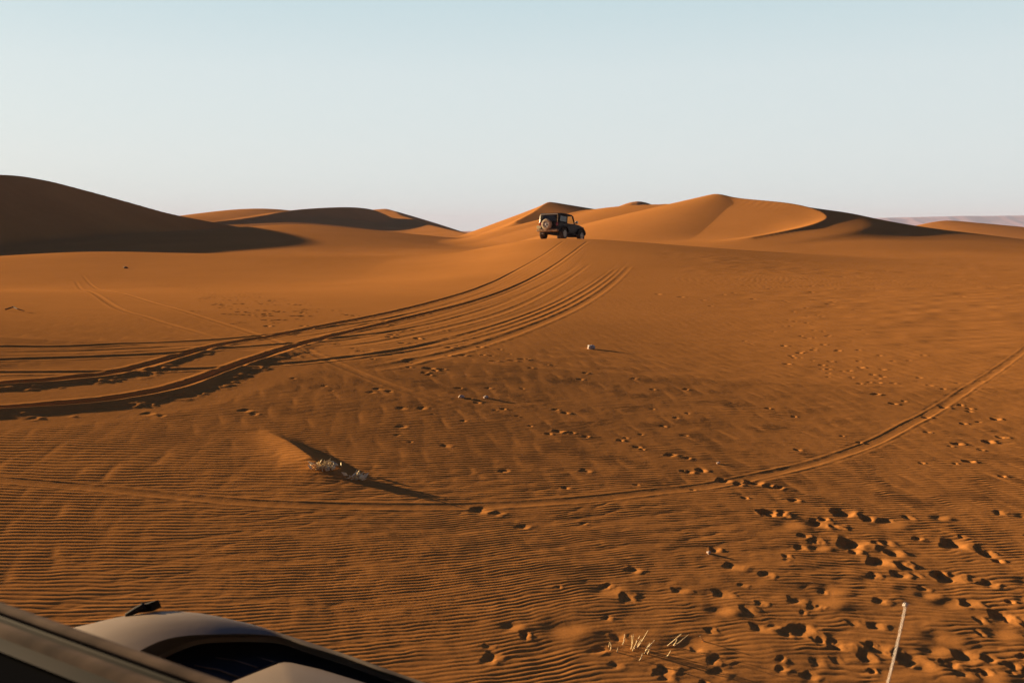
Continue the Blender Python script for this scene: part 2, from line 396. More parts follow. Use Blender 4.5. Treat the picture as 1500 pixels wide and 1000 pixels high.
# ------------------------------------------------------------------ materials
def mat(name, color, rough=.6, metal=0.0, spec=.5):
    m = bpy.data.materials.new(name); m.use_nodes = True
    b = m.node_tree.nodes['Principled BSDF']
    b.inputs['Base Color'].default_value = (*color, 1); b.inputs['Roughness'].default_value = rough
    b.inputs['Metallic'].default_value = metal; b.inputs['Specular IOR Level'].default_value = spec
    return m
def noisy(name, c0, c1, scale, rough=.6, metal=0.0, spec=.5, lo=.35, hi=.65, bump=0.0, bscale=None, detail=6, stretch=None):
    m = mat(name, c0, rough, metal, spec); nt = m.node_tree; N = nt.nodes; Lk = nt.links
    b = N['Principled BSDF']
    tc = N.new('ShaderNodeTexCoord'); src = tc.outputs['Object']
    if stretch:
        mp_ = N.new('ShaderNodeMapping'); mp_.inputs['Scale'].default_value = stretch; Lk.new(src, mp_.inputs['Vector']); src = mp_.outputs['Vector']
    n = N.new('ShaderNodeTexNoise'); n.inputs['Scale'].default_value = scale; n.inputs['Detail'].default_value = detail
    Lk.new(src, n.inputs['Vector'])
    r = N.new('ShaderNodeValToRGB'); r.color_ramp.elements[0].position = lo; r.color_ramp.elements[1].position = hi
    r.color_ramp.elements[0].color = (*c0, 1); r.color_ramp.elements[1].color = (*c1, 1)
    Lk.new(n.outputs['Fac'], r.inputs['Fac']); Lk.new(r.outputs['Color'], b.inputs['Base Color'])
    if bump:
        n2 = N.new('ShaderNodeTexNoise'); n2.inputs['Scale'].default_value = bscale or scale * 3; n2.inputs['Detail'].default_value = 4
        Lk.new(src, n2.inputs['Vector'])
        bp = N.new('ShaderNodeBump'); bp.inputs['Strength'].default_value = 1; bp.inputs['Distance'].default_value = bump
        Lk.new(n2.outputs['Fac'], bp.inputs['Height']); Lk.new(bp.outputs['Normal'], b.inputs['Normal'])
    return m

def sand_material():
    m = bpy.data.materials.new('sand'); m.use_nodes = True; nt = m.node_tree; N = nt.nodes; Lk = nt.links
    b = N['Principled BSDF']; b.inputs['Roughness'].default_value = 1.0; b.inputs['Specular IOR Level'].default_value = 0
    tc = N.new('ShaderNodeTexCoord')
    n1 = N.new('ShaderNodeTexNoise'); n1.inputs['Scale'].default_value = .12; n1.inputs['Detail'].default_value = 5
    n2 = N.new('ShaderNodeTexNoise'); n2.inputs['Scale'].default_value = 1.7; n2.inputs['Detail'].default_value = 6
    n3 = N.new('ShaderNodeTexNoise'); n3.inputs['Scale'].default_value = 90; n3.inputs['Detail'].default_value = 3
    for n in (n1, n2, n3): Lk.new(tc.outputs['Object'], n.inputs['Vector'])
    r = N.new('ShaderNodeValToRGB'); e = r.color_ramp.elements
    e[0].position = .3; e[0].color = (.47, .192, .050, 1); e[1].position = .7; e[1].color = (.56, .232, .062, 1)
    ma = N.new('ShaderNodeMath'); ma.operation = 'MULTIPLY_ADD'; ma.inputs[1].default_value = .35; 
    mb = N.new('ShaderNodeMath'); mb.operation = 'MULTIPLY'; mb.inputs[1].default_value = .65
    Lk.new(n1.outputs['Fac'], mb.inputs[0]); Lk.new(n2.outputs['Fac'], ma.inputs[0]); Lk.new(mb.outputs[0], ma.inputs[2])
    Lk.new(ma.outputs[0], r.inputs['Fac'])
    # grains
    mx = N.new('ShaderNodeMix'); mx.data_type = 'RGBA'; mx.blend_type = 'MULTIPLY'; mx.inputs['Factor'].default_value = .35
    r3 = N.new('ShaderNodeValToRGB'); r3.color_ramp.elements[0].position = .3; r3.color_ramp.elements[0].color = (.55, .5, .48, 1); r3.color_ramp.elements[1].position = .62
    Lk.new(n3.outputs['Fac'], r3.inputs['Fac']); Lk.new(r.outputs['Color'], mx.inputs[6]); Lk.new(r3.outputs['Color'], mx.inputs[7])
    Lk.new(mx.outputs[2], b.inputs['Base Color'])
    nb = N.new('ShaderNodeTexNoise'); nb.inputs['Scale'].default_value = 14; nb.inputs['Detail'].default_value = 8; nb.inputs['Roughness'].default_value = .62
    Lk.new(tc.outputs['Object'], nb.inputs['Vector'])
    bp = N.new('ShaderNodeBump'); bp.inputs['Strength'].default_value = 1; bp.inputs['Distance'].default_value = .0018
    Lk.new(nb.outputs['Fac'], bp.inputs['Height']); Lk.new(bp.outputs['Normal'], b.inputs['Normal'])
    return m
M_SAND = sand_material()

# sheet mesh
def grid_mesh(name, V, nr, nc, wrap, material):
    i = np.arange(nr - 1)[:, None]; j = np.arange(nc if wrap else nc - 1)[None, :]
    j2 = (j + 1) % nc
    q = np.stack([np.broadcast_to(i * nc + j, (nr - 1, j.shape[1])), i * nc + j2, (i + 1) * nc + j2, (i + 1) * nc + j], -1).reshape(-1, 4)[:, ::-1]
    me = bpy.data.meshes.new(name)
    me.vertices.add(len(V)); me.vertices.foreach_set('co', np.ascontiguousarray(V, np.float32).ravel())
    me.loops.add(q.size); me.loops.foreach_set('vertex_index', np.ascontiguousarray(q, np.int32).ravel())
    me.polygons.add(len(q)); me.polygons.foreach_set('loop_start', np.arange(0, q.size, 4, dtype=np.int32))
    me.polygons.foreach_set('loop_total', np.full(len(q), 4, np.int32))
    me.polygons.foreach_set('use_smooth', np.ones(len(q), bool))
    me.update(calc_edges=True)
    me.materials.append(material)
    o = bpy.data.objects.new(name, me); COL.objects.link(o)
    return o
sand = grid_mesh('sand_ground', np.stack([X, Y, Z], -1).reshape(-1, 3), NR, NT, True, M_SAND)
sand['kind'] = 'structure'; sand['label'] = 'orange rippled desert sand rising into dunes on the horizon'
sand['category'] = 'sand'
del X, Y, Z, ADD, RIP, D, T, mound, pk, ws

# ------------------------------------------------------------------ object helpers
def tag(o, label, cat, group=None):
    o['label'] = label; o['category'] = cat
    if group: o['group'] = group
    return o
def empty(name, loc=(0, 0, 0), rot=(0, 0, 0)):
    o = bpy.data.objects.new(name, None); COL.objects.link(o); o.location = loc; o.rotation_euler = rot; return o
def link(name, bm, material, parent=None, smooth=True, bevel=0.0):
    bmesh.ops.recalc_face_normals(bm, faces=bm.faces)
    me = bpy.data.meshes.new(name); bm.to_mesh(me); bm.free()
    if smooth:
        me.polygons.foreach_set('use_smooth', np.ones(len(me.polygons), bool)); me.set_sharp_from_angle(angle=R(38))
    for m_ in (material if isinstance(material, (list, tuple)) else [material]): me.materials.append(m_)
    o = bpy.data.objects.new(name, me); COL.objects.link(o)
    if parent: o.parent = parent
    if bevel:
        b = o.modifiers.new('bevel', 'BEVEL'); b.width = bevel; b.segments = 2; b.limit_method = 'ANGLE'; b.angle_limit = R(35)
    return o
def prism(bm, prof, y0, y1, inset=None):
    """polygon in x,z pushed along y"""
    a = [bm.verts.new((x, y0, z)) for x, z in prof]
    b = [bm.verts.new((x, y1, z)) for x, z in (inset or prof)]
    n = len(prof)
    bm.faces.new(a); bm.faces.new(b[::-1])
    for i in range(n): bm.faces.new((a[i], b[i], b[(i + 1) % n], a[(i + 1) % n]))
def box(bm, x0, x1, y0, y1, z0, z1):
    prism(bm, [(x0, z0), (x1, z0), (x1, z1), (x0, z1)], y0, y1)
def hexa(bm, bot, top):
    a = [bm.verts.new(p) for p in bot]; b = [bm.verts.new(p) for p in top]
    bm.faces.new(a[::-1]); bm.faces.new(b)
    for i in range(4): bm.faces.new((a[i], a[(i + 1) % 4], b[(i + 1) % 4], b[i]))
def lathe(bm, prof, axis, centre, n=28):
    """profile (radius, offset along axis) spun about axis"""
    rows = []
    for r_, h in prof:
        row = []
        for k in range(n):
            t = 2 * math.pi * k / n; c, s = r_ * math.cos(t), r_ * math.sin(t)
            v = {'x': (h, c, s), 'y': (c, h, s), 'z': (c, s, h)}[axis]
            row.append(bm.verts.new((centre[0] + v[0], centre[1] + v[1], centre[2] + v[2])))
        rows.append(row)
    for a, b in zip(rows[:-1], rows[1:]):
        for k in range(n): bm.faces.new((a[k], a[(k + 1) % n], b[(k + 1) % n], b[k]))
    bm.faces.new(rows[0]); bm.faces.new(rows[-1][::-1])
def tube(bm, pts, radii, n=6):
    pts = [Vector(p) for p in pts]; rows = []
    for i, p in enumerate(pts):
        d = (pts[min(i + 1, len(pts) - 1)] - pts[max(i - 1, 0)]).normalized()
        a = d.orthogonal().normalized() if i == 0 else (rows_a - d * rows_a.dot(d)).normalized()
        rows_a = a; b = d.cross(a)
        r_ = radii[i] if hasattr(radii, '__len__') else radii
        rows.append([bm.verts.new(p + (a * math.cos(2 * math.pi * k / n) + b * math.sin(2 * math.pi * k / n)) * r_) for k in range(n)])
    for a, b in zip(rows[:-1], rows[1:]):
        for k in range(n): bm.faces.new((a[k], a[(k + 1) % n], b[(k + 1) % n], b[k]))
    bm.faces.new(rows[0][::-1]); bm.faces.new(rows[-1])

# ------------------------------------------------------------------ far flat-topped hills
def plateau():
    n = 260; rows = []
    D0 = 5200.0
    pr = np.linspace(1150, 2100, n)
    prof_y = np.interp(pr, [1150, 1230, 1262, 1300, 1360, 1430, 1470, 1500, 1700, 2100], [337, 325, 320.5, 318.5, 317, 315.5, 314.3, 314.5, 312, 320])
    V = []
    lay = [(0.0, -140), (.0, 0), (.35, -420 * .0), (.55, 0), (.9, 0), (1.0, 0), (1.0, 0), (.0, 0)]
    frac = [-.2, 0.0, .38, .55, .8, 1.0, 1.0, -.2]
    back = [0, 0, 220, 290, 420, 470, 1500, 1700]
    for k in range(8):
        for i in range(n):
            x, y, zt = at(pr[i], prof_y[i], D0)
            gul = float(noise(np.array([pr[i]]), np.array([k * .4]), 14.0, 9)[0]) * 30 + float(noise(np.array([pr[i]]), np.array([k * .7]), 4.0, 10)[0]) * 10
            yy = y + back[k] + (gul if 0 < k < 5 else gul * .4)
            V.append((x, yy, -8 + (zt + 8) * frac[k] if frac[k] > 0 else -12 + frac[k] * 40))
    o = grid_mesh('plateau', np.array(V), 8, n, False, noisy('plateau_rock', (.50, .26, .29), (.60, .34, .37), .004, rough=.95, spec=.1))
    o['kind'] = 'structure'; o['label'] = 'hazy pinkish flat-topped hills on the right horizon'
    o['category'] = 'hills'
plateau()

# ------------------------------------------------------------------ the black car on the ridge
M_BLACK = noisy('black_paint', (.010, .011, .012), (.030, .025, .019), 3.0, rough=.5, spec=.2)
M_TRIM = noisy('black_plastic', (.007, .007, .007), (.022, .016, .012), 6.0, rough=.8, spec=.15)
M_TOP = noisy('hard_top', (.008, .008, .009), (.018, .015, .013), 4.0, rough=.7, spec=.15)
M_TYRE = noisy('tyre_rubber', (.018, .017, .016), (.10, .06, .035), 9.0, rough=.9, spec=.2)
M_RIM = mat('pale_alloy', (.52, .48, .42), .38, .35)
M_TINT = mat('tinted_glass', (.012, .013, .016), .08, 0, .5)
M_RED = mat('red_lens', (.28, .012, .01), .25)
M_PLATE = mat('plate_cream', (.62, .55, .30), .5)
M_GLINT = noisy('glint_plastic', (.10, .065, .04), (.42, .27, .16), 5.0, rough=.85, spec=.2)  # sun's glint on the black bumper and rear edge painted as pale plastic
M_CHROME = mat('mirror_shell', (.45, .42, .38), .25, .4)
def glass():
    m = bpy.data.materials.new('clear_glass'); m.use_nodes = True
    b = m.node_tree.nodes['Principled BSDF']; b.inputs['Base Color'].default_value = (.8, .85, .86, 1)
    b.inputs['Transmission Weight'].default_value = 1; b.inputs['Roughness'].default_value = .02; b.inputs['IOR'].default_value = 1.05
    return m
M_GLASS = glass()

def wheel(parent, name, x, y, z, r, w, out, axis='y', tyre=None):
    o = empty(name, (x, y, z)); o.parent = parent
    bm = bmesh.new(); hw = w / 2
    prof = [(r * .60, -hw), (r * .86, -hw * 1.0), (r * .96, -hw * .86), (r, -hw * .6), (r, hw * .6), (r * .96, hw * .86), (r * .86, hw), (r * .60, hw), (r * .60, -hw)]
    rows = prof[:-1]
    n = 40; vs = []
    for pr, ph in rows:
        row = []
        for k in range(n):
            t = 2 * math.pi * k / n; rr_ = pr * (1.0 if pr < r * .95 else (1.0 if k % 2 else .975))
            row.append(bm.verts.new((rr_ * math.cos(t), ph, rr_ * math.sin(t)) if axis == 'y' else (ph, rr_ * math.cos(t), rr_ * math.sin(t))))
        vs.append(row)
    for a, b in zip(vs, vs[1:] + vs[:1]):
        for k in range(n): bm.faces.new((a[k], a[(k + 1) % n], b[(k + 1) % n], b[k]))
    link('tyre', bm, tyre or M_TYRE, o)
    bm = bmesh.new()
    s = out
    lathe(bm, [(r * .612, s * hw * .30), (r * .612, s * hw * .92), (r * .55, s * hw * .95), (r * .53, s * hw * .45), (r * .02, s * hw * .35)], axis, (0, 0, 0), 30)
    for k in range(5):                  # five broad spokes
        t = 2 * math.pi * k / 5 + .3
        dirv = Vector((math.cos(t), math.sin(t))); nv = Vector((-dirv.y, dirv.x))
        pts = []
        for q, wd in ((.10, .085), (.56, .12)):
            for sg in (-1, 1):
                pts.append(dirv * (q * r) + nv * (sg * wd * r))
        p0, p1, p2, p3 = pts
        def v3(p, h): return (p.x, h, p.y) if axis == 'y' else (h, p.x, p.y)
        hexa(bm, [v3(p, s * hw * .40) for p in (p0, p1, p3, p2)], [v3(p, s * hw * .86) for p in (p0, p1, p3, p2)])
    lathe(bm, [(r * .17, s * hw * .4), (r * .17, s * hw * .95), (r * .10, s * hw * 1.0)], axis, (0, 0, 0), 16)
    link('rim', bm, M_RIM, o)
    return o

def black_car():
    px, py = 823, 351
    gx, gy = 3.44, 70.4
    hx = R(33)                                    # heading, right of the view direction
    car = empty('off_road_car', (0, 0, 0))
    tag(car, 'black short off-road car with spare wheel on its back, driving over the sand ridge', 'car')
    # local x = forward, y = left, z = up
    arch = lambda cx, r_, a0, a1, n=9: [(cx + r_ * math.cos(a0 + (a1 - a0) * k / (n - 1)), .40 + r_ * math.sin(a0 + (a1 - a0) * k / (n - 1))) for k in range(n)]
    # tub, side profile with wheel openings; rear axle x=-1.05, front axle x=1.37
    prof = [(-1.72, .62)] + arch(-1.05, .50, math.pi * .87, math.pi * .10) + [(-.45, .50), (.82, .50)] + arch(1.37, .50, math.pi * .90, math.pi * .12) + [(1.90, .66), (1.90, .98), (1.86, 1.05), (.62, 1.16), (-1.72, 1.16)]
    bm = bmesh.new(); prism(bm, prof, -.78, .78); link('body', bm, M_BLACK, car, bevel=.025)
    # bonnet and grille
    bm = bmesh.new(); prism(bm, [(.64, 1.162), (1.88, 1.053), (1.90, 1.09), (1.55, 1.165), (.66, 1.215)], -.63, .63); link('bonnet', bm, M_BLACK, car, bevel=.03)
    bm = bmesh.new(); box(bm, 1.902, 1.955, -.60, .60, .64, 1.06)
    for k in range(7): box(bm, 1.95, 1.962, -.42 + k * .14 - .03, -.42 + k * .14 + .03, .72, 1.0)
    link('grille', bm, M_BLACK, car, bevel=.015)
    # flared wings
    for sy in (-1, 1):
        for cx, a0, a1 in ((-1.05, math.pi * .93, math.pi * .07), (1.37, math.pi * .93, math.pi * .10)):
            bm = bmesh.new(); n = 12
            o_ = [(cx + .60 * math.cos(a0 + (a1 - a0) * k / (n - 1)), .40 + .56 * math.sin(a0 + (a1 - a0) * k / (n - 1))) for k in range(n)]
            i_ = [(cx + .52 * math.cos(a0 + (a1 - a0) * k / (n - 1)), .40 + .50 * math.sin(a0 + (a1 - a0) * k / (n - 1))) for k in range(n)]
            prism(bm, o_ + i_[::-1], sy * .783, sy * .94); link('wheel_arch', bm, M_TRIM, car, bevel=.02)
    for cx in (-1.05, 1.37):
        for sy in (-1, 1):
            wheel(car, 'wheel', cx, sy * .80, .40, .40, .26, sy)
    w = wheel(car, 'spare_wheel', -1.90, .06, .98, .385, .24, -1, axis='x', tyre=noisy('sandy_sunlit_tyre', (.32, .24, .16), (.58, .46, .33), 9.0, rough=.95, spec=.05))  # spare tyre: dust plus caught sunlight, both painted as paler rubber
    # doors with handle; glass above
    for sy in (-1, 1):
        bm = bmesh.new(); prism(bm, [(-.42, .56), (.62, .56), (.66, .80), (.62, 1.155), (-.52, 1.155), (-.52, .80)], sy * .782, sy * .815)
        d = link('door', bm, M_BLACK, car, bevel=.015)
        bm = bmesh.new(); box(bm, -.42, -.26, sy * .816, sy * .845, 1.02, 1.055); link('handle', bm, M_TRIM, d, bevel=.008)
        bm = bmesh.new(); prism(bm, [(-.44, 1.19), (.50, 1.19), (.24, 1.64), (-.42, 1.64)], sy * .712, sy * .722, ); link('side_window', bm, M_GLASS, car)
        # frame round the door glass
        for a, b in (((-.52, 1.16), (-.48, 1.70)), ((.60, 1.16), (.30, 1.72))):
            bm = bmesh.new(); prism(bm, [(a[0] - .035, a[1]), (a[0] + .035, a[1]), (b[0] + .035, b[1]), (b[0] - .035, b[1])], sy * .69, sy * .755); link('window_pillar', bm, M_BLACK, car)
        bm = bmesh.new(); prism(bm, [(-1.52, 1.24), (-.62, 1.24), (-.62, 1.60), (-1.46, 1.60)], sy * .757, sy * .764); link('rear_side_window', bm, M_TINT, car)
        bm = bmesh.new(); box(bm, .42, .56, sy * .86, sy * 1.03, 1.20, 1.38); box(bm, .47, .52, sy * .77, sy * .87, 1.22, 1.27); link('wing_mirror', bm, M_CHROME, car, bevel=.03)
        bm = bmesh.new(); box(bm, -1.765, -1.722, sy * .60, sy * .76, .90, 1.12); link('tail_light', bm, M_RED, car, bevel=.01)
        bm = bmesh.new(); tube(bm, [(-.45, sy * .88, .46), (.80, sy * .88, .46)], .045, 10); link('side_step', bm, M_TRIM, car)
    # hard top: rear shell plus roof
    bm = bmesh.new()
    prism(bm, [(-1.72, 1.162), (-.56, 1.162), (-.56, 1.68), (-1.62, 1.68)], -.755, .755); link('hard_top', bm, M_TOP, car, bevel=.04)
    bm = bmesh.new(); prism(bm, [(-1.66, 1.685), (-1.62, 1.78), (-1.3, 1.815), (-.3, 1.82), (.22, 1.785), (.30, 1.725), (-.5, 1.70)], -.74, .74); link('roof', bm, M_TOP, car, bevel=.04)
    bm = bmesh.new(); hexa(bm, [(-1.735, -.52, 1.24), (-1.725, -.52, 1.24), (-1.725, .52, 1.24), (-1.735, .52, 1.24)], [(-1.665, -.50, 1.62), (-1.655, -.50, 1.62), (-1.655, .50, 1.62), (-1.665, .50, 1.62)]); link('rear_window', bm, M_TINT, car)
    # edges of the rear opening, coloured pale to paint the sun's glint
    for sy in (-1, 1):
        bm = bmesh.new(); tube(bm, [(-1.755, sy * .70, 1.13), (-1.70, sy * .70, 1.60), (-1.67, sy * .66, 1.69)], .032, 8); link('rear_pillar', bm, M_RIM if sy > 0 else M_GLINT, car)
    bm = bmesh.new(); tube(bm, [(-1.685, -.66, 1.70), (-1.685, .66, 1.70)], .026, 8); link('rear_roof_edge', bm, M_RIM, car)
    bm = bmesh.new(); box(bm, -1.755, -1.722, -.58, .58, .64, 1.15); link('tailgate', bm, M_BLACK, car, bevel=.02)
    bm = bmesh.new(); box(bm, -1.80, -1.757, -.08, .20, .88, 1.08); link('spare_wheel_mount', bm, M_TRIM, car)
    # windscreen
    bm = bmesh.new(); hexa(bm, [(.655, -.62, 1.22), (.665, -.62, 1.22), (.665, .62, 1.22), (.655, .62, 1.22)], [(.345, -.60, 1.70), (.355, -.60, 1.70), (.355, .60, 1.70), (.345, .60, 1.70)]); link('windscreen', bm, M_GLASS, car)
    bm = bmesh.new()
    for sy in (-1, 1): tube(bm, [(.67, sy * .67, 1.17), (.34, sy * .65, 1.73)], .04, 8)
    tube(bm, [(.34, -.65, 1.735), (.34, .65, 1.735)], .035, 8); link('windscreen_frame', bm, M_BLACK, car)
    # seats seen through the door glass
    for sy in (-1, 1):
        bm = bmesh.new(); hexa(bm, [(-.22, sy * .42 - .2, .95), (-.08, sy * .42 - .2, .95), (-.08, sy * .42 + .2, .95), (-.22, sy * .42 + .2, .95)], [(-.34, sy * .42 - .14, 1.52), (-.26, sy * .42 - .14, 1.52), (-.26, sy * .42 + .14, 1.52), (-.34, sy * .42 + .14, 1.52)]); link('seat', bm, M_TRIM, car, bevel=.04)
    # bumpers, plate, exhaust
    bm = bmesh.new(); prism(bm, [(-1.98, .50), (-1.72, .48), (-1.72, .68), (-1.96, .68)], -.82, .82); link('rear_bumper', bm, M_GLINT, car, bevel=.03)
    bm = bmesh.new(); prism(bm, [(1.96, .46), (2.14, .50), (2.12, .68), (1.96, .70)], -.80, .80); link('front_bumper', bm, M_TRIM, car, bevel=.03)
    bm = bmesh.new(); box(bm, -1.99, -1.972, .48, .80, .70, .90); link('number_plate', bm, M_PLATE, car, bevel=.005)
    bm = bmesh.new(); box(bm, -1.97, -1.76, .50, .78, .72, .88); link('plate_bracket', bm, M_TRIM, car)
    bm = bmesh.new(); tube(bm, [(-1.2, .38, .38), (-1.95, .38, .36)], .035, 10); link('exhaust_pipe', bm, M_RIM, car)
    bm = bmesh.new(); box(bm, -1.7, 1.8, -.35, .35, .34, .50); tube(bm, [(-1.05, -.75, .40), (-1.05, .75, .40)], .06, 8); tube(bm, [(1.37, -.75, .40), (1.37, .75, .40)], .06, 8); link('underbody', bm, M_TRIM, car)
    # seat it on the sand: fit the plane of the four wheel contacts
    rot = R(90) - hx
    f = Vector((math.cos(rot), math.sin(rot), 0)); l = Vector((-math.sin(rot), math.cos(rot), 0))
    P = lambda a, b: Vector((gx, gy, 0)) + f * a + l * b
    hz = {(a, b): surf(*(P(a, b).xy)) for a in (-1.05, 1.37) for b in (-.8, .8)}
    rear = (hz[(-1.05, -.8)] + hz[(-1.05, .8)]) / 2; front = (hz[(1.37, -.8)] + hz[(1.37, .8)]) / 2
    left = (hz[(-1.05, .8)] + hz[(1.37, .8)]) / 2; right = (hz[(-1.05, -.8)] + hz[(1.37, -.8)]) / 2
    pitch = math.atan2(front - rear, 2.42); roll = math.atan2(left - right, 1.6)
    zc = (rear + (front - rear) * 1.05 / 2.42)
    car.matrix_world = Matrix.Translation((gx, gy, zc - .05)) @ Matrix.Rotation(rot, 4, 'Z') @ Matrix.Rotation(-pitch, 4, 'Y') @ Matrix.Rotation(roll, 4, 'X')
    return car
black_car()

# ------------------------------------------------------------------ the near car: roof edge, bonnet, aerial
M_BEIGE = noisy('dusty_beige_paint', (.185, .135, .092), (.245, .18, .122), 3.5, rough=.55, spec=.2, bump=.00012, bscale=60)
M_RECESS_SHADE = noisy('recess_shade', (.018, .0165, .015), (.030, .026, .021), 3.0, rough=.7, spec=.08, stretch=(1, 6, 1))  # dark colour stands in for the shade inside the bonnet recess
M_RAIL = noisy('dusty_roof_trim', (.05, .034, .026), (.15, .10, .07), 7.0, rough=.9, spec=.06, stretch=(1, 4, 1))
M_ROOF = noisy('dusty_black_roof', (.010, .010, .010), (.06, .042, .03), 3.2, rough=1.0, spec=.0, lo=.50, hi=.76)
HD = R(29)
fw = Vector((math.sin(HD), math.cos(HD), 0)); rt = Vector((math.cos(HD), -math.sin(HD), 0))
def sp(s, p, z): return rt * s + fw * p + Vector((0, 0, z))

def loft(bm, curves):
    rows = [[bm.verts.new(p) for p in c] for c in curves]
    for a, b in zip(rows[:-1], rows[1:]):
        for k in range(len(a) - 1): bm.faces.new((a[k], a[k + 1], b[k + 1], b[k]))
    return rows
def resample(pts, n):
    P = catmull(pts, 8); s = np.concatenate([[0], np.cumsum(np.linalg.norm(np.diff(P, axis=0), axis=1))])
    t = np.linspace(0, s[-1], n)
    return np.stack([np.interp(t, s, P[:, k]) for k in range(3)], 1)

def near_car():
    car = empty('dusty_car', tuple(sp(-1.15, .6, 0)))
    tag(car, 'dusty beige off-road car in the near corner, showing its bonnet, roof edge and aerial', 'car')
    inv = Matrix.Translation(-Vector(car.location))
    def fin(name, bm, m, parent=None, **k):
        if parent is None: bmesh.ops.transform(bm, matrix=inv, verts=bm.verts)
        else: bmesh.ops.transform(bm, matrix=inv, verts=bm.verts)
        return link(name, bm, m, parent or car, **k)
    ZB = H - .97
    n = 60
    E = resample([atz(px, py, H - d) for px, py, d in [(40, 940, 1.06), (95, 922, 1.01), (130, 913.5, .985), (180, 902, .965), (240, 895, .955), (285, 897, .955), (320, 906, .96), (360, 917, .965), (411, 931, .97), (453, 944, .972), (507, 960, .975), (560, 979, .98), (613, 997, .985), (700, 1030, .99), (800, 1072, 1.0)]], n)
    Rm = resample([atz(px, py, H - d) for px, py, d in [(130, 1010, .98), (175, 972, .965), (213, 949, .955), (241, 937, .95), (275, 931, .948), (320, 929, .95), (360, 928.5, .955), (400, 931, .961), (420, 936, .965), (455, 948, .969), (507, 964, .975), (560, 983, .98), (613, 1001, .987), (700, 1035, .995), (800, 1078, 1.005)]], n)
    # put the rim curve on the same stations as the edge
    mid = []
    for k in range(n):
        w = np.linalg.norm(E[k] - Rm[k])
        mid.append([Vector(E[k] * (1 - q) + Rm[k] * q) + Vector((0, 0, w * .07 * math.sin(math.pi * q) - 0.0)) for q in (.12, .3, .5, .7, .88)])
    cur = [[Vector(e) + fw * .05 + Vector((0, 0, -.62)) for e in E], [Vector(e) + fw * .07 + Vector((0, 0, -.30)) for e in E], [Vector(e) + fw * .05 + Vector((0, 0, -.10)) for e in E], [Vector(e) + fw * .018 + Vector((0, 0, -.018)) for e in E], [Vector(e) for e in E]]
    for q in range(5): cur.append([mid[k][q] for k in range(n)])
    cur.append([Vector(p) for p in Rm])
    bm = bmesh.new(); loft(bm, cur); bon = fin('bonnet', bm, M_BEIGE)
    # rolled lip dropping into the dark recess
    IN = resample([atz(px, py, H - d) for px, py, d in [(150, 1015, 1.03), (195, 978, 1.02), (232, 960, 1.01), (256, 949, 1.0), (275, 941, .995), (299, 935, .992), (347, 932.8, .99), (389, 933.5, .99), (416, 937, .99), (453, 949.5, .995), (507, 967, 1.0), (560, 986, 1.005), (610, 1004, 1.01), (700, 1040, 1.015), (800, 1084, 1.02)]], n)
    bm = bmesh.new(); loft(bm, [[Vector(p) + Vector((0, 0, .0015)) for p in Rm], [Vector(Rm[k] * .5 + IN[k] * .5) + Vector((0, 0, .006)) for k in range(n)], [Vector(p) for p in IN], [Vector(p) + Vector((0, 0, -.03)) for p in IN]])
    fin('bonnet_lip', bm, M_BEIGE)
    # recessed part of the bonnet, its shade painted as a dark colour
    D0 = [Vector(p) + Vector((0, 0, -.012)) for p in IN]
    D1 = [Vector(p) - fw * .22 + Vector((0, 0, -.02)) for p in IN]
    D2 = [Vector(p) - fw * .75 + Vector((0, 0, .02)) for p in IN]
    bm = bmesh.new(); loft(bm, [D0, D1, D2]); fin('recessed_panel', bm, M_RECESS_SHADE)
    bm = bmesh.new()
    for pts in ([(316, 963), (345, 967), (378, 977)], [(285, 974), (320, 980), (350, 991)], [(376, 962), (395, 967), (410, 971)], [(342, 997), (372, 984), (404, 970)]):
        tube(bm, [Vector(atz(px, py, H - 1.006)) for px, py in pts], .0022, 6)
    fin('panel_groove', bm, M_RAIL)
    # raised beige centre panel
    T0 = [Vector(atz(px, py, H - d)) for px, py, d in [(300, 1022, .985), (344, 996.5, .98), (380, 982, .98), (408, 971, .978), (416, 969.3, .978), (427, 970, .978), (467, 979, .98), (507, 991, .982), (536, 1000, .985), (640, 1040, .99)]]
    c = Vector(atz(440, 1060, H - .95))
    bm = bmesh.new(); loft(bm, [[p + Vector((0, 0, -.05)) for p in T0], T0, [p * .75 + c * .25 + Vector((0, 0, .006)) for p in T0], [p * .4 + c * .6 + Vector((0, 0, .006)) for p in T0], [c + (p - c) * .02 for p in T0]])
    fin('raised_panel', bm, M_BEIGE)
    # small black washer jet on the far wing
    bm = bmesh.new()
    a = [Vector(atz(px, py, H - .955)) for px, py in ((188, 899), (224, 895), (224, 897), (190, 902))]
    b = [Vector(at(px, py, a[0].y)) for px, py in ((200, 888.5), (219, 883), (224, 885), (206, 890))]
    off = fw * .03
    hexa(bm, [a[0], a[1], a[1] + off, a[0] + off], [b[0], b[1], b[1] + off, b[0] + off])
    tube(bm, [Vector(atz(184, 901.5, H - .958)), Vector(at(200, 893, a[0].y)), Vector(at(212, 887, a[0].y))], [.006, .009, .010], 8)
    fin('bonnet_catch', bm, M_TRIM, bevel=.004)
    # roof front edge: drip rail, groove, second rail, then the dark dusty roof
    A = Vector(atz(-160, 826, H - .45)); B = Vector(atz(480, 1051, H - .45)); ax = (B - A).normalized()
    bk = Vector((-ax.y, ax.x, 0)); bk = bk if bk.y < 0 else -bk
    def strip(name, prof, m):
        bm = bmesh.new(); N_ = 14
        rows = [[A + (B - A) * (k / (N_ - 1)) + bk * o + Vector((0, 0, z)) for k in range(N_)] for o, z in prof]
        loft(bm, rows); return fin(name, bm, m)
    rod = lambda c0, cz, r_: [(c0 + r_ * math.cos(t), cz + r_ * math.sin(t)) for t in np.linspace(0, 2 * math.pi, 13)]
    strip('drip_rail', rod(.004, -.004, .0065), M_RAIL)
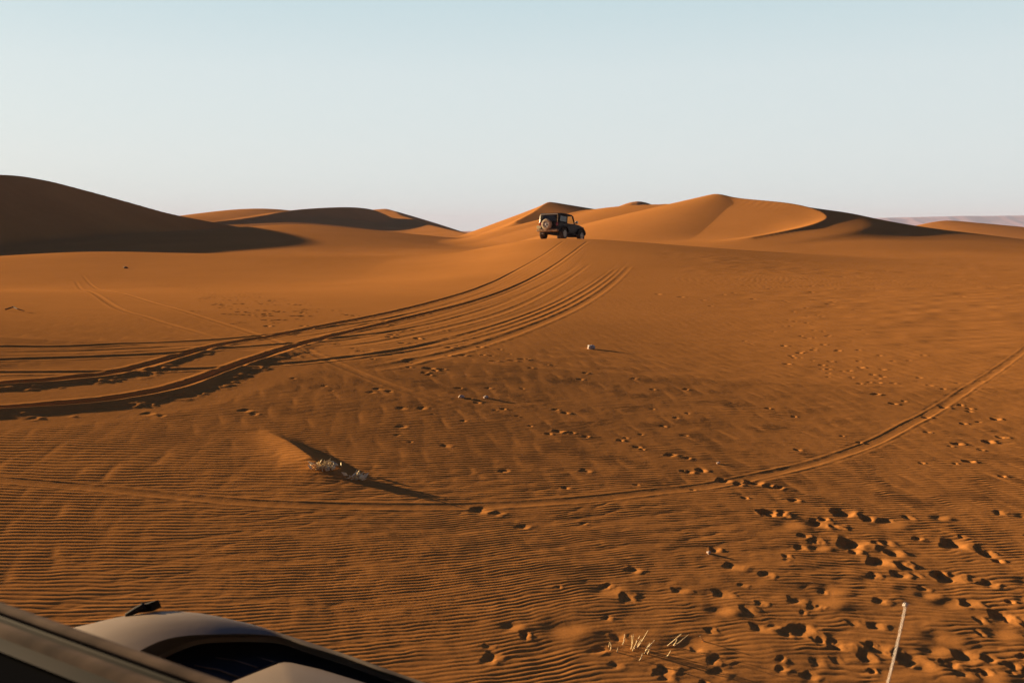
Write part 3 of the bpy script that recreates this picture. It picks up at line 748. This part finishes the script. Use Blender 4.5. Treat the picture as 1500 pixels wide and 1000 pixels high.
    strip('roof_seal', [(-.003, -.06), (-.002, -.008), (.004, -.008), (.010, -.013), (.030, -.012), (.055, -.02)], M_TRIM)
    strip('roof_trim', [(.020, -.022), (.023, -.009), (.029, -.004), (.035, -.005), (.039, -.010), (.041, -.03)], M_RAIL)
    strip('roof', [(.02, -.06), (.035, -.05), (.045, -.026), (.08, -.022), (.16, -.012), (.35, .0), (.9, .01), (1.6, -.01), (1.65, -.12)], M_ROOF)
    # blobs of dried mud on the roof trim
    # body flanks below, so that the car is whole when seen from the side
    bm = bmesh.new()
    fr_l = Vector(E[4]); 
    L0 = A.copy(); L1 = B.copy()
    for side, top in ((-1, A), (1, B)):
        q = [top + bk * .03 + Vector((0, 0, -.06)), top + bk * 1.6 + Vector((0, 0, -.06))]
        loft(bm, [[q[0], q[1]], [q[0] + Vector((0, 0, -.9)), q[1] + Vector((0, 0, -.9))], [q[0] + Vector((0, 0, -1.35)), q[1] + Vector((0, 0, -1.35))]])
    fin('body_side', bm, M_BEIGE)
    bm = bmesh.new()
    loft(bm, [[A + (B - A) * t + bk * .01 + Vector((0, 0, -.06)) for t in (0.03, .35, .65, .97)], [A + (B - A) * t - bk * .42 + Vector((0, 0, -.60)) for t in (0, .35, .65, 1)]])
    fin('windscreen', bm, M_TINT)
    bm = bmesh.new()
    ws = [A + (B - A) * t - bk * .42 + Vector((0, 0, -.605)) for t in (0, .35, .65, 1)]
    loft(bm, [ws, [w + Vector((0, 0, -.9)) for w in ws]]); fin('bulkhead', bm, M_TRIM)
    for px_s in (-.15, 1.05):
        pass
    # aerial on the right of the roof edge
    bot = Vector(at(1255, 1150, 1.02)); tip = Vector(at(1326.5, 886, 1.10))
    bm = bmesh.new(); pts = [bot + (tip - bot) * t + Vector((.004 * math.sin(3 * t), 0, 0)) for t in np.linspace(0, 1, 9)]
    tube(bm, pts, [.0012 - .0003 * t for t in np.linspace(0, 1, 9)], 10)
    a_ = fin('aerial', bm, mat('aerial_metal', (.52, .43, .36), .4, .1))
    bm = bmesh.new(); bmesh.ops.create_uvsphere(bm, u_segments=16, v_segments=10, radius=.0028, matrix=Matrix.Translation(tip))
    fin('aerial_tip', bm, mat('aerial_ball', (.55, .48, .42), .3, .3), a_)
    base_pt = bot
    bm = bmesh.new(); tube(bm, [base_pt + Vector((0, 0, -.30)), base_pt + Vector((0, 0, -.02)), base_pt + Vector((0, 0, .03))], [.02, .016, .007], 12)
    return car
near_car()

# ------------------------------------------------------------------ plants and stones on the sand
M_DRY = noisy('bleached_twigs', (.74, .58, .34), (.88, .76, .52), 30, rough=.85, spec=.2)
M_STRAW = noisy('dry_straw', (.62, .46, .24), (.80, .64, .38), 20, rough=.8, spec=.2)
M_STONE = noisy('pale_stone', (.42, .33, .27), (.62, .52, .45), 30, rough=.9, bump=.002, bscale=60)
M_DSTONE = noisy('dark_stone', (.06, .035, .022), (.14, .075, .04), 30, rough=.9, bump=.002, bscale=60)

def dead_shrub(pixels, count, spread, hgt, seed, label):
    r = random.Random(seed); P = hit(*pixels); z = surf(*P)
    o = empty('dead_shrub', (P[0], P[1], z + .012)); tag(o, label, 'dry shrub', 'bleached dry shrubs on the small mound')
    bm = bmesh.new()
    for k in range(count):
        a = r.uniform(0, 6.28); q = r.uniform(0, spread)
        p = Vector((math.cos(a) * q * 1.2, math.sin(a) * q * .5, -.02)); d = Vector((r.uniform(-1, 1), r.uniform(-.7, .7), r.uniform(.3, 1.2))).normalized()
        pts = [p.copy()]; L = r.uniform(.5, 1.2) * hgt
        for s in range(6):
            d = (d + Vector((r.uniform(-.6, .6), r.uniform(-.5, .5), r.uniform(-.55, .25)))).normalized(); p = p + d * (L / 4); pts.append(p.copy())
        r0 = r.uniform(.006, .014)
        tube(bm, pts, [r0 * (1 - .12 * i) for i in range(7)], 6)
    link('twigs', bm, M_DRY, o)
    bm = bmesh.new()
    for k in range(count):
        p = Vector((r.gauss(0, spread * .6), r.gauss(0, spread * .3), r.uniform(0, .5) * hgt)); d = Vector((r.uniform(-1, 1), r.uniform(-1, 1), r.uniform(-.3, .6))).normalized()
        s = Vector((r.uniform(-1, 1), r.uniform(-1, 1), r.uniform(-1, 1))).normalized() * .016
        v = [bm.verts.new(p), bm.verts.new(p + d * .03 + s), bm.verts.new(p + d * .07), bm.verts.new(p + d * .03 - s)]; bm.faces.new(v)
    link('dry_leaves', bm, M_DRY, o)
    return o
dead_shrub((473, 691), 44, .085, .036, 3, 'larger bleached dead shrub at the lit head of the small mound')
dead_shrub((524, 702), 24, .06, .02, 5, 'smaller bleached dead shrub beside the dark shadow of the mound')

def straws(pixels, stalks, seed, label):
    r = random.Random(seed); P = hit(*pixels); z = surf(*P)
    o = empty('dry_grass', (P[0], P[1], z)); tag(o, label, 'dry grass', 'dry straws in the near sand')
    for (ax_, ay_, bx_, by_) in stalks:
        g = hit(ax_, ay_); q = Vector((g[0], g[1], surf(*g) - .015)); e = Vector(at(bx_, by_, g[1] + r.uniform(-.05, .05)))
        q -= Vector(o.location); e -= Vector(o.location)
        bm = bmesh.new(); m_ = (q + e) / 2 + Vector((r.uniform(-.006, .006), 0, r.uniform(-.004, .006)))
        tube(bm, [q, m_, e], [.0034, .0030, .0016], 6)
        link('stalk', bm, M_STRAW, o)
cp = lambda x, y: (860 + x / 3, 860 + y / 3)
S = lambda *l: [(*cp(a, b), *cp(c, d)) for a, b, c, d in l]
straws((930, 945), S((192, 268, 204, 205), (196, 276, 232, 212), (205, 270, 218, 230), (215, 262, 268, 188), (222, 258, 240, 226), (246, 290, 298, 230), (252, 284, 276, 244), (222, 322, 244, 290), (262, 290, 282, 252), (200, 262, 196, 210)), 1, 'clump of pale dry straws standing in the near sand')
straws((910, 945), S((150, 254, 166, 204), (102, 272, 104, 240), (134, 286, 135, 264), (92, 262, 100, 238)), 2, 'few short dry straws just left of the straw clump')
straws((990, 940), S((344, 254, 414, 204), (368, 256, 446, 206), (342, 300, 368, 276), (372, 250, 396, 226)), 3, 'long slanting dry straws just right of the straw clump')
straws((1028, 933), S((522, 232, 496, 214), (520, 230, 508, 220)), 4, 'single bent dry straw lying right of the slanting straws')

def stone(pixels, size, m, name, label, cat, seed, flat=.6, group=None):
    r = random.Random(seed); P = hit(*pixels); z = surf(*P)
    bm = bmesh.new(); bmesh.ops.create_icosphere(bm, subdivisions=3, radius=1)
    off = Vector((r.uniform(0, 9), r.uniform(0, 9), r.uniform(0, 9)))
    from mathutils import noise as mn
    for v in bm.verts:
        k = 1 + .45 * mn.noise(v.co * 1.3 + off) + .15 * mn.noise(v.co * 3.5 + off)
        v.co = Vector((v.co.x * size * k, v.co.y * size * .7 * k, v.co.z * size * flat * k))
    o = link(name, bm, m); o.location = (P[0], P[1], z + size * flat * .35); o.rotation_euler = (0, 0, r.uniform(0, 6))
    tag(o, label, cat, group); return o
stone((866, 511), .085, M_STONE, 'stone', 'largest pale stone alone on the smooth sand below the far car', 'stone', 1, group='stones on the sand')
stone((676, 582), .035, M_STONE, 'stone', 'small white stone in the footprint trail, left one of a pair', 'stone', 2, group='stones on the sand')
stone((712, 583), .03, M_STONE, 'stone', 'small white stone in the footprint trail, right one of a pair', 'stone', 3, group='stones on the sand')
stone((1052, 679), .02, M_STONE, 'stone', 'tiny pale pebble above the large footprints', 'stone', 4, group='stones on the sand')
stone((1038, 810), .018, M_STONE, 'stone', 'tiny pale pebble in the trampled near sand', 'stone', 6, group='stones on the sand')
stone((184, 393), .12, M_DSTONE, 'stone', 'dark stone on the far sand before the dark left dune', 'stone', 5, group='stones on the sand')
def stick(a, b, rad, label):
    p = hit(*a); q = hit(*b)
    o = empty('fallen_twig', (p[0], p[1], surf(*p))); bm = bmesh.new()
    A_ = Vector((0, 0, .02)); B_ = Vector((q[0] - p[0], q[1] - p[1], surf(*q) - surf(*p) + .02))
    bm2 = bmesh.new(); tube(bm, [A_, A_.lerp(B_, .35) + Vector((0, .05, .05)), A_.lerp(B_, .7) + Vector((0, -.04, .03)), B_], [rad, rad * .9, rad * .7, rad * .4], 7)
    bm2.free()
    me_o = link('fallen_twig', bm, M_DSTONE); me_o.location = o.location; bpy.data.objects.remove(o); tag(me_o, label, 'twig')
stick((8, 455), (36, 457), .014, 'dark fallen twig on the smooth sand at the far left')

# ------------------------------------------------------------------ air
bm = bmesh.new(); box(bm, -9400, 9400, -9400, 9400, -4, 130)
hz_m = bpy.data.materials.new('haze_air'); hz_m.use_nodes = True; nt = hz_m.node_tree; nt.nodes.clear()
o_ = nt.nodes.new('ShaderNodeOutputMaterial'); v_ = nt.nodes.new('ShaderNodeVolumePrincipled')
v_.inputs['Color'].default_value = (.61, .66, .98, 1); v_.inputs['Density'].default_value = .00013; v_.inputs['Anisotropy'].default_value = 0
nt.links.new(v_.outputs[0], o_.inputs['Volume'])
hz = link('haze', bm, hz_m, smooth=False); hz['kind'] = 'stuff'; hz['label'] = 'pale haze in the far air over the desert'; hz['category'] = 'haze'

# ------------------------------------------------------------------ light
SUN_AZ = math.atan2(-.88, .475); SUN_EL = R(9.5)
s_dir = Vector((math.sin(SUN_AZ) * math.cos(SUN_EL), math.cos(SUN_AZ) * math.cos(SUN_EL), math.sin(SUN_EL)))
sun_d = bpy.data.lights.new('sun', 'SUN'); sun_d.energy = 4.9; sun_d.angle = R(.5); sun_d.color = (1.0, .735, .42)
sun = bpy.data.objects.new('sun', sun_d); COL.objects.link(sun); sun.rotation_euler = s_dir.to_track_quat('Z', 'Y').to_euler()
sun.location = (-60, 30, 40)

w = bpy.data.worlds.new('World'); C.world = w; w.use_nodes = True; nt = w.node_tree; N = nt.nodes; Lk = nt.links
bg = N['Background']
sky = N.new('ShaderNodeTexSky'); sky.sky_type = 'NISHITA'; sky.sun_disc = False; sky.sun_elevation = SUN_EL; sky.sun_rotation = SUN_AZ
sky.air_density = 1.0; sky.dust_density = 1.5
Lk.new(sky.outputs['Color'], bg.inputs['Color']); bg.inputs['Strength'].default_value = .05
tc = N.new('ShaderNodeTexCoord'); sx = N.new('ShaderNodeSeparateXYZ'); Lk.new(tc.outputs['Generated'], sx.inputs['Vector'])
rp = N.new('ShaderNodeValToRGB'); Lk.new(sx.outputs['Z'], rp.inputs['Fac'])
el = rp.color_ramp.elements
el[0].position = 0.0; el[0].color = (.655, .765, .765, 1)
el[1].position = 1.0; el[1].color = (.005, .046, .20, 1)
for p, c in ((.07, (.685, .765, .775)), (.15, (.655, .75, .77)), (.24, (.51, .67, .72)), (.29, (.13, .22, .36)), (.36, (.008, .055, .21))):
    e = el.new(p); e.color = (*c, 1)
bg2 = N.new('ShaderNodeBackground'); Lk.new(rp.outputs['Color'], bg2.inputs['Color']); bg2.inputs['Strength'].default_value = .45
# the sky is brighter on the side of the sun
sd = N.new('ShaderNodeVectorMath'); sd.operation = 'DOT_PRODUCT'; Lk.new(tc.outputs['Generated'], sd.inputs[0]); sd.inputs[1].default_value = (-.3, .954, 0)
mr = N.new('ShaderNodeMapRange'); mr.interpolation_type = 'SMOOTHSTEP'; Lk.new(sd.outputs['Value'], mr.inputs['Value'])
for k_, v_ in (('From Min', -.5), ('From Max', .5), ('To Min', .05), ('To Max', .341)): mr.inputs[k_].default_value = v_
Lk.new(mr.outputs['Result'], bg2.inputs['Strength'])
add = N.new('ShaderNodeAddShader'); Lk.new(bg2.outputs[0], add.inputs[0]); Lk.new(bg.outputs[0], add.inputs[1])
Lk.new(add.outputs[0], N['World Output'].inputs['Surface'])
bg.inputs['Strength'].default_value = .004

C.view_settings.view_transform = 'Standard'; C.view_settings.look = 'None'; C.view_settings.gamma = 1; C.view_settings.exposure = 1.55
C.cycles.max_bounces = 6; C.cycles.use_denoising = True
